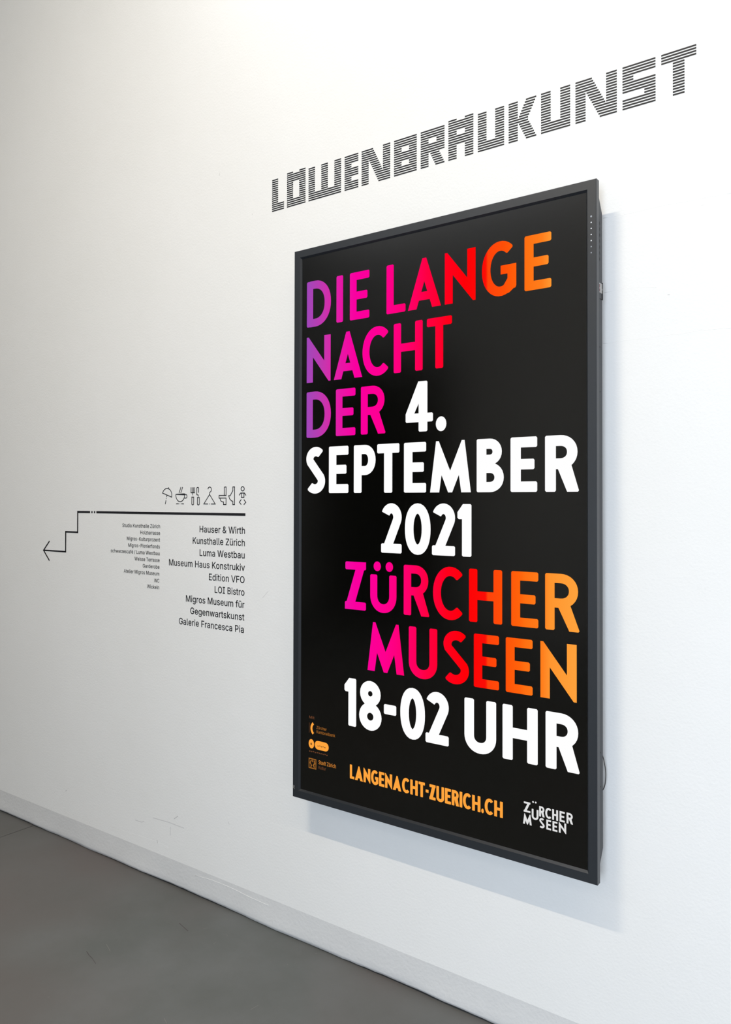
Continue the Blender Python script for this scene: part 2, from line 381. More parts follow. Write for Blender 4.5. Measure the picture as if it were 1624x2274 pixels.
FONT = {"&":[448,[[197,-7,150,-2,110,12,78,34,54,62,39,96,34,133,37,163,47,189,63,213,85,235,111,256,140,279,216,335,226,343,237,352,246,363,255,375,260,389,262,405,258,427,245,445,226,457,201,461,184,459,168,453,155,444,145,431,139,416,137,399,139,380,145,363,155,346,169,327,185,307,204,284,438,0,364,0,171,231,121,293,102,319,87,344,78,370,75,398,79,430,91,458,109,481,134,499,165,510,200,513,235,510,266,499,290,482,308,459,320,433,324,404,322,382,315,362,305,342,291,325,275,308,256,293,154,217,128,195,110,174,100,154,97,131,100,108,109,87,124,70,143,57,166,49,193,46,223,50,251,59,278,75,301,95,321,121,336,151,346,186,349,224,408,224,405,180,397,144,385,115,371,92,357,75,345,62,333,47,305,23,271,7,234,-3]]],"-":[453,[[337,244,337,188,114,188,114,244]]],"/":[249,[[235,533,71,-76,14,-76,178,533]]],"A":[480,[[16,0,201,509,276,509,463,0,395,0,287,302,276,334,264,372,250,420,232,478,245,478,228,419,213,371,201,333,191,302,85,0],[110,142,110,199,370,199,370,142]]],"B":[456,[[60,0,60,509,241,509,289,504,329,491,359,469,381,442,394,410,398,374,395,344,387,320,373,301,356,286,336,275,315,264,339,257,363,245,385,227,402,203,414,173,418,136,413,100,400,67,377,39,344,18,301,4,247,0],[125,57,245,57,296,63,330,80,349,105,355,137,352,161,342,184,327,203,306,218,279,228,248,231,125,231],[125,285,238,285,265,288,288,296,308,309,323,326,333,348,336,372,330,403,313,429,283,446,240,452,125,452]]],"C":[510,[[267,-7,205,1,150,25,104,63,70,115,48,179,40,254,48,329,70,393,104,445,150,484,205,508,267,516,305,513,340,504,373,490,402,471,427,447,448,418,463,385,473,348,408,348,401,373,389,395,375,413,357,428,337,440,315,449,292,454,267,456,223,450,184,432,150,403,125,364,109,314,103,254,109,194,125,145,151,105,184,76,223,59,267,53,292,55,315,60,337,69,357,81,375,96,389,114,401,136,408,160,473,160,463,124,448,91,428,62,402,38,373,19,341,5,305,-4]]],"E":[419,[[60,0,60,509,372,509,372,452,125,452,125,286,355,286,355,229,125,229,125,57,375,57,375,0]]],"F":[410,[[60,0,60,509,369,509,369,452,125,452,125,278,346,278,346,221,125,221,125,0]]],"G":[520,[[269,-7,205,1,149,25,104,64,69,116,47,179,40,254,47,329,69,393,103,445,149,484,203,508,265,516,304,513,340,504,374,489,403,469,429,445,449,416,465,384,474,349,408,349,399,372,387,393,373,411,356,427,337,439,315,448,291,454,265,456,222,450,183,432,150,404,125,364,109,314,103,254,109,194,125,145,151,105,184,76,224,59,269,53,309,57,345,71,374,93,396,123,410,160,415,202,434,199,283,199,283,256,478,256,478,200,471,141,451,91,419,50,377,19,326,0]]],"H":[517,[[60,0,60,509,125,509,125,289,392,289,392,509,457,509,457,0,392,0,392,232,125,232,125,0]]],"I":[300,[[31,0,31,57,118,57,118,452,31,452,31,509,269,509,269,452,183,452,183,57,269,57,269,0]]],"K":[467,[[104,145,104,216,122,239,139,261,157,282,174,303,193,324,212,344,364,509,448,509,230,276],[60,0,60,509,125,509,125,334,124,225,125,193,125,0],[372,0,188,259,228,309,449,0]]],"L":[393,[[60,0,60,509,125,509,125,57,361,57,361,0]]],"M":[628,[[60,0,60,509,152,509,277,187,287,159,299,123,311,84,322,49,307,49,318,83,330,121,342,158,352,187,476,509,568,509,568,0,504,0,504,291,504,327,505,369,506,413,510,457,505,433,498,409,482,363,467,322,456,291,342,0,286,0,170,291,159,321,145,361,129,408,116,457,120,416,121,372,122,328,122,291,122,0]]],"O":[533,[[267,-7,205,1,150,25,105,63,70,115,48,179,40,254,48,329,70,393,105,445,150,484,205,508,267,516,329,508,384,484,429,445,464,393,486,329,493,254,486,179,464,115,429,63,384,25,329,1],[267,53,310,59,349,76,383,105,408,144,425,194,430,254,425,314,408,365,383,404,349,433,310,450,267,456,223,450,184,433,151,404,125,364,109,314,103,254,109,194,125,144,151,105,184,76,223,59]]],"P":[445,[[60,0,60,509,235,509,289,503,332,487,366,462,390,430,404,391,409,348,404,304,390,265,366,233,332,207,289,191,235,186,125,186,125,0],[125,242,233,242,269,246,297,256,318,272,333,294,342,319,344,348,342,376,333,402,318,423,297,439,268,449,232,452,125,452]]],"S":[447,[[224,-9,172,-4,128,9,91,31,64,60,46,96,38,137,104,137,110,110,123,88,142,71,166,59,194,52,224,49,257,52,286,60,311,74,329,92,341,114,346,139,342,161,332,179,316,193,296,205,272,214,245,222,184,239,128,260,86,289,60,326,52,372,58,413,75,448,102,476,138,498,180,511,227,516,275,511,316,498,351,476,377,449,394,415,401,378,337,378,326,412,302,437,267,453,225,459,194,456,167,448,145,435,129,418,118,398,115,376,119,352,131,334,148,319,169,308,191,300,212,293,264,279,287,272,312,264,336,252,359,238,379,220,395,198,405,171,408,139,403,99,386,64,360,34,323,11,278,-4]]],"T":[449,[[32,452,32,509,417,509,417,452,257,452,257,0,193,0,193,452]]],"V":[480,[[204,0,16,509,84,509,192,206,203,176,215,137,230,89,248,31,235,31,252,90,267,138,279,176,290,206,395,509,463,509,278,0]]],"W":[686,[[155,0,16,509,82,509,163,196,170,171,175,145,187,94,192,67,193,40,194,67,200,94,205,120,211,145,224,196,306,509,380,509,462,196,468,171,474,145,486,94,492,67,492,40,493,67,499,94,504,120,510,145,523,196,603,509,670,509,530,0,455,0,368,323,359,356,351,391,344,431,336,475,350,475,342,433,335,395,327,359,318,323,230,0]]],"Z":[438,[[42,0,42,46,273,385,289,408,306,431,323,453,341,476,348,454,317,453,285,452,254,452,223,452,40,452,40,509,397,509,397,462,169,129,152,105,134,81,97,33,90,54,121,56,152,57,183,57,214,57,399,57,399,0]]],"a":[389,[[160,-9,126,-5,94,5,68,22,48,45,35,73,30,108,34,138,43,161,58,179,78,193,100,203,125,211,152,216,178,220,234,227,252,230,265,235,273,243,276,256,273,279,267,297,256,311,240,322,220,329,196,331,171,329,149,322,132,313,118,301,107,288,100,274,41,291,57,322,79,346,104,364,133,375,163,382,194,384,215,383,239,379,263,372,286,360,306,343,322,320,333,290,337,251,337,0,277,0,274,52,264,38,252,25,236,12,215,1,190,-6],[170,45,202,49,228,59,248,74,263,93,272,115,276,138,273,188,259,182,246,179,231,176,200,171,175,168,154,164,134,159,117,150,103,139,95,124,92,105,94,87,102,72,114,61,130,52,149,47]]],"b":[424,[[229,-8,198,-5,172,4,153,17,138,31,127,46,115,59,112,0,53,0,53,509,114,509,116,319,127,331,137,346,152,360,171,373,197,381,229,384,274,378,313,361,345,332,370,293,385,245,390,189,385,133,370,84,346,45,313,16,274,-2],[220,47,253,51,279,66,301,88,316,117,325,151,328,189,325,227,316,261,301,290,280,311,253,325,220,330,188,325,161,312,140,291,125,263,116,229,113,189,116,150,125,115,140,86,162,65,188,51]]],"c":[396,[[207,-8,159,-2,117,16,82,46,56,85,40,133,34,187,40,243,56,291,82,330,117,360,159,378,207,384,234,383,260,377,284,368,305,356,324,341,340,322,353,301,362,277,303,262,298,276,290,289,281,301,270,311,257,319,242,325,226,329,207,330,173,325,145,310,124,287,108,258,99,224,96,187,99,151,108,117,124,89,145,66,173,51,207,46,226,48,243,52,258,58,271,66,282,76,292,89,299,102,304,117,363,102,354,78,341,56,325,37,306,21,285,9,261,-1,235,-6]]],"d":[424,[[195,-8,151,-2,111,16,79,45,55,84,39,133,34,189,39,245,55,293,79,332,112,361,151,378,196,384,228,381,253,373,272,360,287,346,298,331,308,319,311,509,372,509,372,0,313,0,310,59,298,46,287,31,272,17,252,4,227,-5],[205,47,236,51,263,65,284,86,299,115,309,150,312,189,309,229,300,263,284,291,263,312,237,325,205,330,172,325,145,311,124,290,108,261,99,227,96,189,99,151,109,117,124,88,145,66,172,51]]],"e":[404,[[212,-8,161,-2,117,16,82,46,56,85,40,132,34,187,39,242,55,290,81,329,115,359,157,378,205,384,236,382,266,374,294,361,319,341,341,315,357,282,368,242,371,194,371,169,75,169,75,221,338,221,310,202,307,237,298,269,283,294,263,314,237,326,205,330,173,326,146,313,125,294,109,270,99,241,96,211,96,178,100,139,110,106,128,80,151,61,179,50,212,46,234,48,254,53,271,61,285,73,297,88,306,105,365,91,353,63,335,39,311,19,283,4,249,-5]]],"f":[254,[[228,379,228,327,6,327,6,379],[81,0,81,432,84,461,96,486,113,505,135,519,161,527,187,530,207,529,222,527,238,522,227,468,210,472,195,474,171,470,154,460,145,443,142,419,142,0]]],"g":[425,[[207,-151,168,-148,134,-140,105,-127,82,-110,64,-91,51,-69,101,-41,110,-53,122,-66,136,-78,154,-88,178,-95,207,-97,249,-92,282,-75,304,-47,311,-6,308,68,298,56,287,41,272,28,252,16,227,8,195,5,152,10,113,27,80,53,55,90,39,136,34,191,39,246,55,293,80,332,112,361,152,378,196,384,228,382,253,373,273,360,288,346,299,331,310,319,313,379,372,379,372,-9,367,-54,350,-90,324,-117,291,-136,251,-147],[205,59,237,63,264,75,285,95,300,121,309,154,312,193,309,231,300,264,285,291,264,312,237,325,205,330,172,325,145,312,124,290,109,262,99,229,96,193,99,155,109,123,124,96,145,76,172,63]]],"h":[410,[[114,227,114,0,53,0,53,509,114,509,114,287,102,287,124,332,152,362,187,379,227,384,264,380,295,369,321,349,341,321,353,285,357,240,357,0,296,0,296,235,290,275,273,304,246,323,210,329,184,326,161,317,141,303,126,283,117,257]]],"i":[167,[[53,0,53,379,114,379,114,0],[84,443,67,446,54,455,44,468,41,483,44,499,54,512,67,521,84,524,100,521,114,512,123,499,126,483,123,468,114,455,100,446]]],"k":[381,[[110,137,110,212,121,212,284,379,360,379,180,199],[53,0,53,509,114,509,114,0],[294,0,148,186,191,229,372,0]]],"l":[189,[[139,-2,101,3,74,20,58,47,53,84,53,509,114,509,114,99,115,77,120,62,130,54,146,52,165,54,181,3,162,-1,151,-2]]],"m":[610,[[53,0,53,379,112,379,110,295,118,323,132,346,151,363,172,376,195,384,219,386,257,380,287,361,309,331,316,295,322,321,337,343,357,361,381,375,407,383,437,386,468,383,497,372,522,354,541,328,553,296,557,255,557,0,496,0,496,254,490,289,473,313,447,326,419,330,395,328,374,320,358,307,345,290,338,270,335,247,335,0,274,0,274,260,269,288,253,311,229,326,199,330,178,328,158,320,140,307,126,289,117,266,114,238,114,0]]],"n":[410,[[114,227,114,0,53,0,53,379,112,379,107,287,124,332,152,362,187,379,227,384,264,380,295,369,321,349,341,321,353,285,357,240,357,0,296,0,296,235,290,275,273,304,246,323,210,329,184,326,161,317,141,303,126,283,117,257]]],"o":[415,[[207,-8,159,-2,117,16,82,46,56,85,40,133,34,187,40,243,56,291,82,330,117,360,159,378,207,384,256,378,299,360,333,330,359,291,376,243,381,187,376,133,359,85,333,46,299,16,256,-2],[207,46,242,51,270,66,292,89,307,117,316,151,319,187,316,224,307,258,292,287,270,310,242,325,207,330,173,325,145,310,124,287,108,258,99,224,96,187,99,151,108,117,124,89,145,66,173,51]]],"p":[424,[[53,-143,53,379,112,379,115,319,126,331,137,346,152,360,171,373,197,381,229,384,274,378,313,361,345,332,370,293,385,245,390,189,385,133,370,84,346,45,313,16,274,-2,229,-8,198,-5,173,4,153,17,138,31,127,46,116,59,114,-143],[220,47,253,51,279,66,301,88,316,117,325,151,328,189,325,227,316,261,301,290,280,311,253,325,220,330,188,325,161,312,140,291,125,263,116,229,113,189,116,150,125,115,140,86,162,65,188,51]]],"r":[259,[[53,0,53,379,112,379,114,321,130,347,152,367,181,380,213,385,229,384,243,384,243,322,230,324,219,325,207,326,182,323,159,315,140,301,126,284,117,262,114,237,114,0]]],"s":[365,[[182,-8,145,-5,112,3,84,18,62,38,45,63,36,94,94,107,105,79,124,60,150,49,181,45,217,50,244,62,262,81,268,103,265,121,254,136,237,147,212,155,149,170,104,186,72,208,53,237,47,274,51,305,65,332,87,354,115,370,149,381,187,384,223,381,254,372,279,358,299,339,314,316,324,290,268,277,258,298,243,316,219,328,187,333,156,329,131,317,114,299,109,277,112,258,124,243,144,232,172,223,229,209,275,194,306,171,325,142,331,107,326,75,312,47,290,24,260,6,223,-5]]],"t":[227,[[204,379,204,327,6,327,6,379],[65,471,126,471,126,98,128,76,136,61,150,53,170,50,185,51,202,54,208,0,192,-3,180,-4,168,-4,125,2,92,21,72,52,65,93]]],"u":[410,[[182,-5,146,-1,115,11,89,31,69,59,57,95,53,139,53,379,114,379,114,144,119,105,137,75,164,56,200,50,226,53,249,62,268,77,283,97,293,122,296,153,296,379,357,379,357,0,298,0,302,92,286,47,257,17,222,0]]],"v":[389,[[163,0,17,379,84,379,165,155,177,121,187,87,196,53,206,21,184,21,194,53,203,87,213,121,224,155,305,379,371,379,226,0]]],"w":[567,[[138,0,23,379,87,379,133,214,143,177,154,137,165,91,170,41,175,90,186,135,196,176,206,214,252,379,316,379,362,214,371,176,382,136,392,91,402,41,391,41,402,90,413,135,423,176,434,214,480,379,545,379,429,0,368,0,319,172,305,225,297,252,291,280,277,338,291,338,277,280,263,225,255,198,248,172,199,0]]],"z":[380,[[42,0,42,46,254,322,48,323,48,379,333,379,333,331,126,58,339,56,339,0]]],"é":[404,[[212,-8,161,-2,117,16,82,46,56,85,40,132,34,187,39,242,55,290,81,329,115,359,157,378,205,384,236,382,266,374,294,361,319,341,341,315,357,282,368,242,371,194,371,169,75,169,75,221,338,221,310,202,307,237,298,269,283,294,263,314,237,326,205,330,173,326,146,313,125,294,109,270,99,241,96,211,96,178,100,139,110,106,128,80,151,61,179,50,212,46,234,48,254,53,271,61,285,73,297,88,306,105,365,91,353,63,335,39,311,19,283,4,249,-5],[177,429,225,529,293,529,227,429]]],"ü":[410,[[182,-5,146,-1,115,11,89,31,69,59,57,95,53,139,53,379,114,379,114,144,119,105,137,75,164,56,200,50,226,53,249,62,268,77,283,97,293,122,296,153,296,379,357,379,357,0,298,0,302,92,286,47,257,17,222,0],[277,443,261,446,248,455,239,468,236,483,239,499,248,512,261,520,277,523,292,520,305,512,314,499,317,483,314,468,305,455,292,446],[133,443,118,446,104,455,96,468,93,483,96,499,104,512,118,520,133,523,149,520,162,512,170,499,173,483,170,468,162,455,149,446]]]," ":[188,[]]}
CAP = 509.0


def inside(pt, loop):
    c = False; n = len(loop)
    for i in range(n):
        (x1, y1), (x2, y2) = loop[i], loop[i - 1]
        if (y1 > pt[1]) != (y2 > pt[1]) and pt[0] < (x2 - x1) * (pt[1] - y1) / (y2 - y1) + x1: c = not c
    return c


GL = {}
for ch_, (adv_, loops_) in FONT.items():
    LL = [[(l[i], l[i + 1]) for i in range(0, len(l), 2)] for l in loops_]
    outers, holes = [], []
    for i, l in enumerate(LL):
        depth = sum(inside(l[0], o) for j, o in enumerate(LL) if j != i)
        (holes if depth % 2 else outers).append(l)
    GL[ch_] = (adv_, [[o] + [h for h in holes if inside(h[0], o)] for o in outers] + [q_ for l in outers + holes for q_ in stroke(l, 17, closed=True)])


def small_text(mb, body, x1, z0, cap, y, x0=None, track=8):
    """grotesque text ending at x1 (and starting at x0), baseline z0"""
    adv = sum(GL[c][0] + track for c in body) - track
    sz = cap / CAP
    sx = (x1 - x0) / adv if x0 is not None else sz
    x = x1 - adv * sx
    for c in body:
        a, shapes = GL[c]
        flat(mb, shapes, x, z0, sx, sz, y)
        x += (a + track) * sx
    return mb


# ------------------------------------------------------------------ the setting
Xl, Xr, Yf, H = -9.0, 5.0, -6.5, 6.6
# back wall, the one in the photograph (lower edge meets the baseboard strip)
wall = MB()
wall.add([(Xl, 0, 0.11), (Xr, 0, 0.11), (Xr, 0, H), (Xl, 0, H), (Xl, 0.2, -0.1), (Xr, 0.2, -0.1), (Xr, 0.2, H), (Xl, 0.2, H), (Xl, 0.03, 0.11), (Xr, 0.03, 0.11), (Xl, 0.03, -0.1), (Xr, 0.03, -0.1)],
         [(0, 1, 2, 3), (4, 5, 6, 7), (3, 2, 6, 7), (0, 1, 9, 8), (8, 9, 11, 10), (10, 11, 5, 4), (0, 3, 7, 4, 10, 8), (1, 2, 6, 5, 11, 9)])
w = wall.build('wall_back', M_WALL); tag(w, kind='structure')
# baseboard: leans back towards its foot, with a hand-made uneven lower edge
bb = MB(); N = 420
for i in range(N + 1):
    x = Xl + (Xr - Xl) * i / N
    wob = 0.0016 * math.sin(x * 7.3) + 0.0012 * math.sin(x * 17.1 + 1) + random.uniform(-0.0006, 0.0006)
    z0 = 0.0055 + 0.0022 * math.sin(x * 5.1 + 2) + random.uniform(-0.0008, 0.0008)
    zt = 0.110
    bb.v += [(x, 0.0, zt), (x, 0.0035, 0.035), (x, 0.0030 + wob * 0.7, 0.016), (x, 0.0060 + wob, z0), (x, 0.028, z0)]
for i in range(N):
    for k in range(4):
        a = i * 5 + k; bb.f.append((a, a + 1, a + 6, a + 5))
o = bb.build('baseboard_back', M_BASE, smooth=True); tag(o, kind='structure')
o = MB().box(Xl, Xr, 0.012, 0.03, -0.02, 0.02).build('gap_shade_strip', M_GAP); tag(o, kind='structure')  # dark strip, paints the shade in the gap under the baseboard

# floor: a base with the slabs of screed set on it, a narrow joint between them
fl = MB().box(Xl, Xr, Yf, 0.03, -0.12, -0.010).build('floor', M_JOINT); tag(fl, kind='structure')
jx = -3.537
for (x0, x1) in ((Xl, jx - 0.003), (jx + 0.003, -0.0 + 0.8), (0.806, Xr)):
    for (y0, y1) in ((-3.997, 0.018), (Yf, -4.003)):
        s_ = MB().box(x0, x1, y0, y1, -0.010, 0.0)
        s_.build('floor_slab', M_FLOOR, fl, bevel=0.0015, seg=1)
# side walls, the wall behind the camera with its dark doorway and window, ceiling
o = MB().box(Xl - 0.2, Xl, Yf, 0, 0, H).build('wall_left', M_CONC); tag(o, kind='structure')
tag(MB().box(Xr, Xr + 0.25, Yf, 0.0, 0, H).build('wall_right', M_CONC), kind='structure')
W0, W1 = 1.1 - 5.2 / 2, 1.1 + 5.2 / 2          # window jambs
wf = MB()
wf.box(Xl, -7.4, Yf - 0.25, Yf, 0, H).box(-4.85, W0, Yf - 0.25, Yf, 0, H).box(-7.4, -4.85, Yf - 0.25, Yf, 3.4, H)
wf.box(W1, Xr, Yf - 0.25, Yf, 0, H).box(W0, W1, Yf - 0.25, Yf, 0, 0.4).box(W0, W1, Yf - 0.25, Yf, 3.0, H)
tag(wf.build('wall_front', M_SHELL), kind='structure')
tag(MB().box(-2.3, -0.6, -4.75, -4.5, 0, H).build('wall_light_block', M_CONC, bevel=0.01), kind='structure')  # added unseen pier, keeps window light off the left of the back wall
o = MB().box(-7.6, -4.65, Yf - 2.6, Yf - 2.5, 0, 3.6).box(-7.6, -7.4, Yf - 2.5, Yf - 0.25, 0, 3.6).box(-4.85, -4.65, Yf - 2.5, Yf - 0.25, 0, 3.6).box(-7.6, -4.65, Yf - 2.6, Yf - 0.25, 3.4, 3.6).box(-7.4, -4.85, Yf - 2.5, Yf - 0.02, -0.05, 0.0)
tag(o.build('door_1', M_DARKROOM), kind='structure')
tag(MB().box(Xl - 0.2, Xr + 0.25, Yf - 0.25, 0.2, H, H + 0.2).build('ceiling', M_CONC), kind='structure')
wn = MB()
for k in range(4): wn.box(W0 + (W1 - W0 - 0.06) * k / 3, W0 + (W1 - W0 - 0.06) * k / 3 + 0.06, Yf - 0.16, Yf - 0.10, 0.4, 3.0)
for z in (0.4, 1.7, 2.94): wn.box(W0, W1, Yf - 0.16, Yf - 0.10, z, z + 0.06)
tag(wn.build('window_1', M_ALU), kind='structure')


# ------------------------------------------------------------------ ceiling lights: rows running along the wall, plus an added one opposite
def light_row(x0, x1, y, z, power, color, label):
    t = empty('ceiling_light', ((x0 + x1) / 2, y, z), label, 'light')
    L_ = x1 - x0
    MB().box(-L_ / 2, L_ / 2, -0.05, 0.05, 0.012, 0.07).build('housing', M_ALU, t, bevel=0.004)
    for sx in (-0.42, 0.0, 0.42):
        MB().box(sx * L_ - 0.004, sx * L_ + 0.004, -0.004, 0.004, 0.07, H - z).build('hanger', M_ALU, t)
    MB().box(-L_ / 2 + 0.01, L_ / 2 - 0.01, -0.03, 0.03, 0.002, 0.012).build('diffuser', M_LAMP, t)
    l = bpy.data.lights.new('tube_light', 'AREA'); l.shape = 'RECTANGLE'
    l.size, l.size_y, l.energy, l.color = L_ - 0.04, 0.05, power, color
    lo = bpy.data.objects.new('tube_light', l); link(lo, t)
    return t


light_row(-1.28, 4.6, -2.72, 5.25, 62, (1.0, 0.76, 0.52), 'long hanging strip light running along the wall')
light_row(-2.3, -1.3, -2.72, 5.25, 114, (1.0, 0.885, 0.70), 'short hanging strip light at the left end of the long one')
light_row(-7.0, -1.0, -6.30, 5.7, 44, (0.97, 0.97, 1.0), 'added strip light out of view, brightens the wall opposite the screen')  # added fill, lightens the front wall that the screen mirrors
light_row(-2.1, -1.3, -0.45, 4.30, 6.0, (0.9, 0.92, 1.0), 'small hanging lamp close above the white wall')

# ------------------------------------------------------------------ the display
DW, DH = 1.0624, 1.8638
DX, DZ = -1.8121, 0.545
disp = empty('wall_display', (DX, 0, DZ), 'tall portrait screen in a dark grey frame showing a black event poster', 'display')
FY, SY, LY, BY = -0.085, -0.0775, -0.065, -0.037      # front of frame, panel, back of lip, back of housing
b1, b2 = 0.0245, 0.0300                               # flat face width, inner edge of the bevel
mb = MB()


def ring(i0, y0, i1, y1):
    q = []
    for (i, y) in ((i0, y0), (i1, y1)):
        q += [(i, y, i), (DW - i, y, i), (DW - i, y, DH - i), (i, y, DH - i)]
    mb.add(q, [(k, (k + 1) % 4, 4 + (k + 1) % 4, 4 + k) for k in range(4)])


c = 0.0012
ring(c, FY, b1, FY)
ring(b1, FY, b2, SY + 0.0006)
ring(b2, SY + 0.0006, b2, SY + 0.003)
ring(c, FY, 0, FY + c)
ring(0, FY + c, 0, LY)
ring(0, LY, 0.02, LY)
mb.build('frame', M_FRAME, disp)
# housing: profile in z tapering at head and foot, sides almost flush with the lip
hz = [(0.040, LY + 0.0005), (0.082, BY), (DH - 0.080, BY), (DH - 0.036, LY + 0.0005)]
hb = MB(); i_ = 0.0016
for x in (i_, DW - i_):
    hb.v += [(x, y, z) for z, y in hz]
hb.f += [(0, 1, 2, 3), (4, 5, 6, 7)] + [(k, k + 1, k + 5, k + 4) for k in range(3)] + [(0, 3, 7, 4)]
hs = hb.build('housing', M_BODY, disp, bevel=0.0012)
# little slots down the right flank (as the photograph shows them beside the dots)
for k in range(7):
    z = 1.752 - k * 0.0160
    v = MB()
    v.add([(DW - i_ + 0.0003, -0.0555 + 0.0012, z - 0.0052), (DW - i_ + 0.0003, -0.0575, z - 0.003), (DW - i_ + 0.0003, -0.0585, z + 0.005), (DW - i_ + 0.0003, -0.0560, z + 0.003)], [(0, 1, 2, 3)])
    v.build('vent_slot', M_HOLE, hs)
for z in (0.0625, 0.25, 0.34, 1.42, 1.30):
    v = MB(); v.add([(DW - i_ + 0.0003, -0.056 + 0.002 * math.cos(a * math.pi / 4), z + 0.002 * math.sin(a * math.pi / 4)) for a in range(8)], [tuple(range(8))])
    v.build('screw', M_HOLE, hs)
# wall bracket behind the housing
MB().box(0.25, DW - 0.25, BY - 0.002, -0.001, 0.55, 0.62).box(0.25, DW - 0.25, BY - 0.002, -0.001, 1.2, 1.27).box(0.32, 0.38, BY - 0.002, -0.012, 0.5, 1.35).box(DW - 0.38, DW - 0.32, BY - 0.002, -0.012, 0.5, 1.35).build('wall_bracket', M_BODY, disp)
# seven dots on the right-hand frame
for k in range(7):
    z = 1.765 - k * (1.765 - 1.668) / 6
    r = 0.0024 if k == 0 else 0.0017
    v = MB(); v.add([(1.0485 + r * math.cos(a * math.pi / 6), FY - 0.0003, z + r * 1.1 * math.sin(a * math.pi / 6)) for a in range(12)], [tuple(range(12))])
    d_ = v.build('indicator_dot', M_DOTG if k in (0, 5, 6) else M_DOT, disp)
# sticker with tiny red and white print on the right flank, and the small socket cover beneath it
xs = DW - i_ + 0.0006
st = MB().box(DW - i_ - 0.001, xs, -0.0595, -0.0385, 1.566, 1.592).build('sticker', M_LABEL, disp)
MB().box(xs, xs + 0.0002, -0.0600, -0.0575, 1.569, 1.588).build('red_edge', M_RED, st)
for y, z in ((-0.0575, 1.590), (-0.0575, 1.578), (-0.0400, 1.577)):
    MB().box(xs, xs + 0.0003, y - 0.0013, y + 0.0013, z - 0.0018, z + 0.0018).build('white_print', M_WPRINT, st)
MB().box(DW - i_ - 0.001, xs, -0.0555, -0.0375, 1.549, 1.5505).box(DW - i_ - 0.001, DW + 0.0002, -0.0390, -0.0372, 1.549, 1.596).build('socket_cover', M_HOLE, disp)
# small worn sticker low on the left of the frame
wk = MB().box(0.0028, 0.0090, FY - 0.0003, FY, 0.0245, 0.0400).build('frame_mark', M_HOLE, disp)
mk = MB()
flat(mk, stroke([(0.0035, 0.0395), (0.0052, 0.0375)], 0.0012) + stroke([(0.0062, 0.0385), (0.0083, 0.0375), (0.0066, 0.0330), (0.0083, 0.0262)], 0.0013) + stroke([(0.0035, 0.0355), (0.0055, 0.0345), (0.0040, 0.0300), (0.0056, 0.0290)], 0.0009), 0, 0, 1, 1, FY - 0.0006)
mk.build('worn_print', M_LABEL, wk)

panel = MB().box(b2 - 0.002, DW - b2 + 0.002, SY, SY + 0.004, b2 - 0.002, DH - b2 + 0.002).build('screen_panel', M_PANEL, disp)
TY = SY - 0.0003
# (character, left, right, foot, cap height) in metres from the lower left corner of the display
CAPH = 0.1545


def row(items, z0, t, material, cap=CAPH):
    for ch, x0, x1 in items:
        g = glyph(ch, (x1 - x0) / cap, t)
        mbx = MB(); flat(mbx, g, x0, z0, cap, cap, TY)
        mbx.build('letter', material, panel)


TC, TW = 0.178, 0.205
row([('D', .051, .156), ('I', .180, .206), ('E', .235, .314), ('L', .381, .453), ('A', .462, .581), ('N', .594, .698), ('G', .719, .828), ('E', .853, .933)], 1.5965, TC, M_RAMP)
row([('N', .051, .155), ('A', .169, .286), ('C', .287, .394), ('H', .409, .516), ('T', .531, .619)], 1.4075, TC, M_RAMP)
row([('D', .051, .157), ('E', .178, .259), ('R', .281, .378)], 1.2210, TC, M_RAMP)
row([('4', .454, .553), ('.', .563, .600)], 1.2195, TW, M_WHITE)
row([('S', .047, .133), ('E', .149, .231), ('P', .253, .341), ('T', .346, .431), ('E', .448, .529), ('M', .543, .683), ('B', .702, .790), ('E', .810, .891), ('R', .914, 1.011)], 1.0330, TW, M_WHITE)
row([('2', .362, .440), ('0', .452, .545), ('2', .550, .630), ('1', .638, .685)], 0.8440, TW, M_WHITE)
row([('Z', .218, .303), ('u', .320, .421), ('R', .448, .541), ('C', .554, .661), ('H', .677, .784), ('E', .812, .894), ('R', .914, 1.012)], 0.6555, TC, M_RAMP)
row([('M', .310, .450), ('U', .467, .569), ('S', .587, .677), ('E', .693, .774), ('E', .795, .877), ('N', .900, 1.004)], 0.4675, TC, M_RAMP)
row([('1', .217, .265), ('8', .277, .365), ('-', .374, .421), ('0', .436, .526), ('2', .528, .609), ('U', .662, .765), ('H', .785, .892), ('R', .915, 1.012)], 0.2780, TW, M_WHITE)

WID = dict(L=.46, A=.80, N=.68, G=.72, E=.52, C=.70, H=.69, T=.58, Z=.56, U=.68, R=.62, I=.20, M=.88, S=.56)
WID['-'] = .26; WID['.'] = .21; WID['"'] = .5


def small_caps(body, x0, x1, z0, cap, t, material, name, parent=panel):
    tot = sum(WID[c] for c in body); gap = ((x1 - x0) / cap - tot) / (len(body) - 1)
    if gap < 0.05:
        k = ((x1 - x0) / cap - 0.06 * (len(body) - 1)) / tot; gap = 0.06
    else: k = 1
    mbx = MB(); x = x0
    for c in body:
        flat(mbx, glyph(c, WID[c] * k, t), x, z0, cap, cap, TY); x += (WID[c] * k + gap) * cap
    return mbx.build(name, material, parent)


small_caps('LANGENACHT-ZUERICH.CH', .240, .786, .1085, .0455, .20, M_ORANGE, 'web_address')
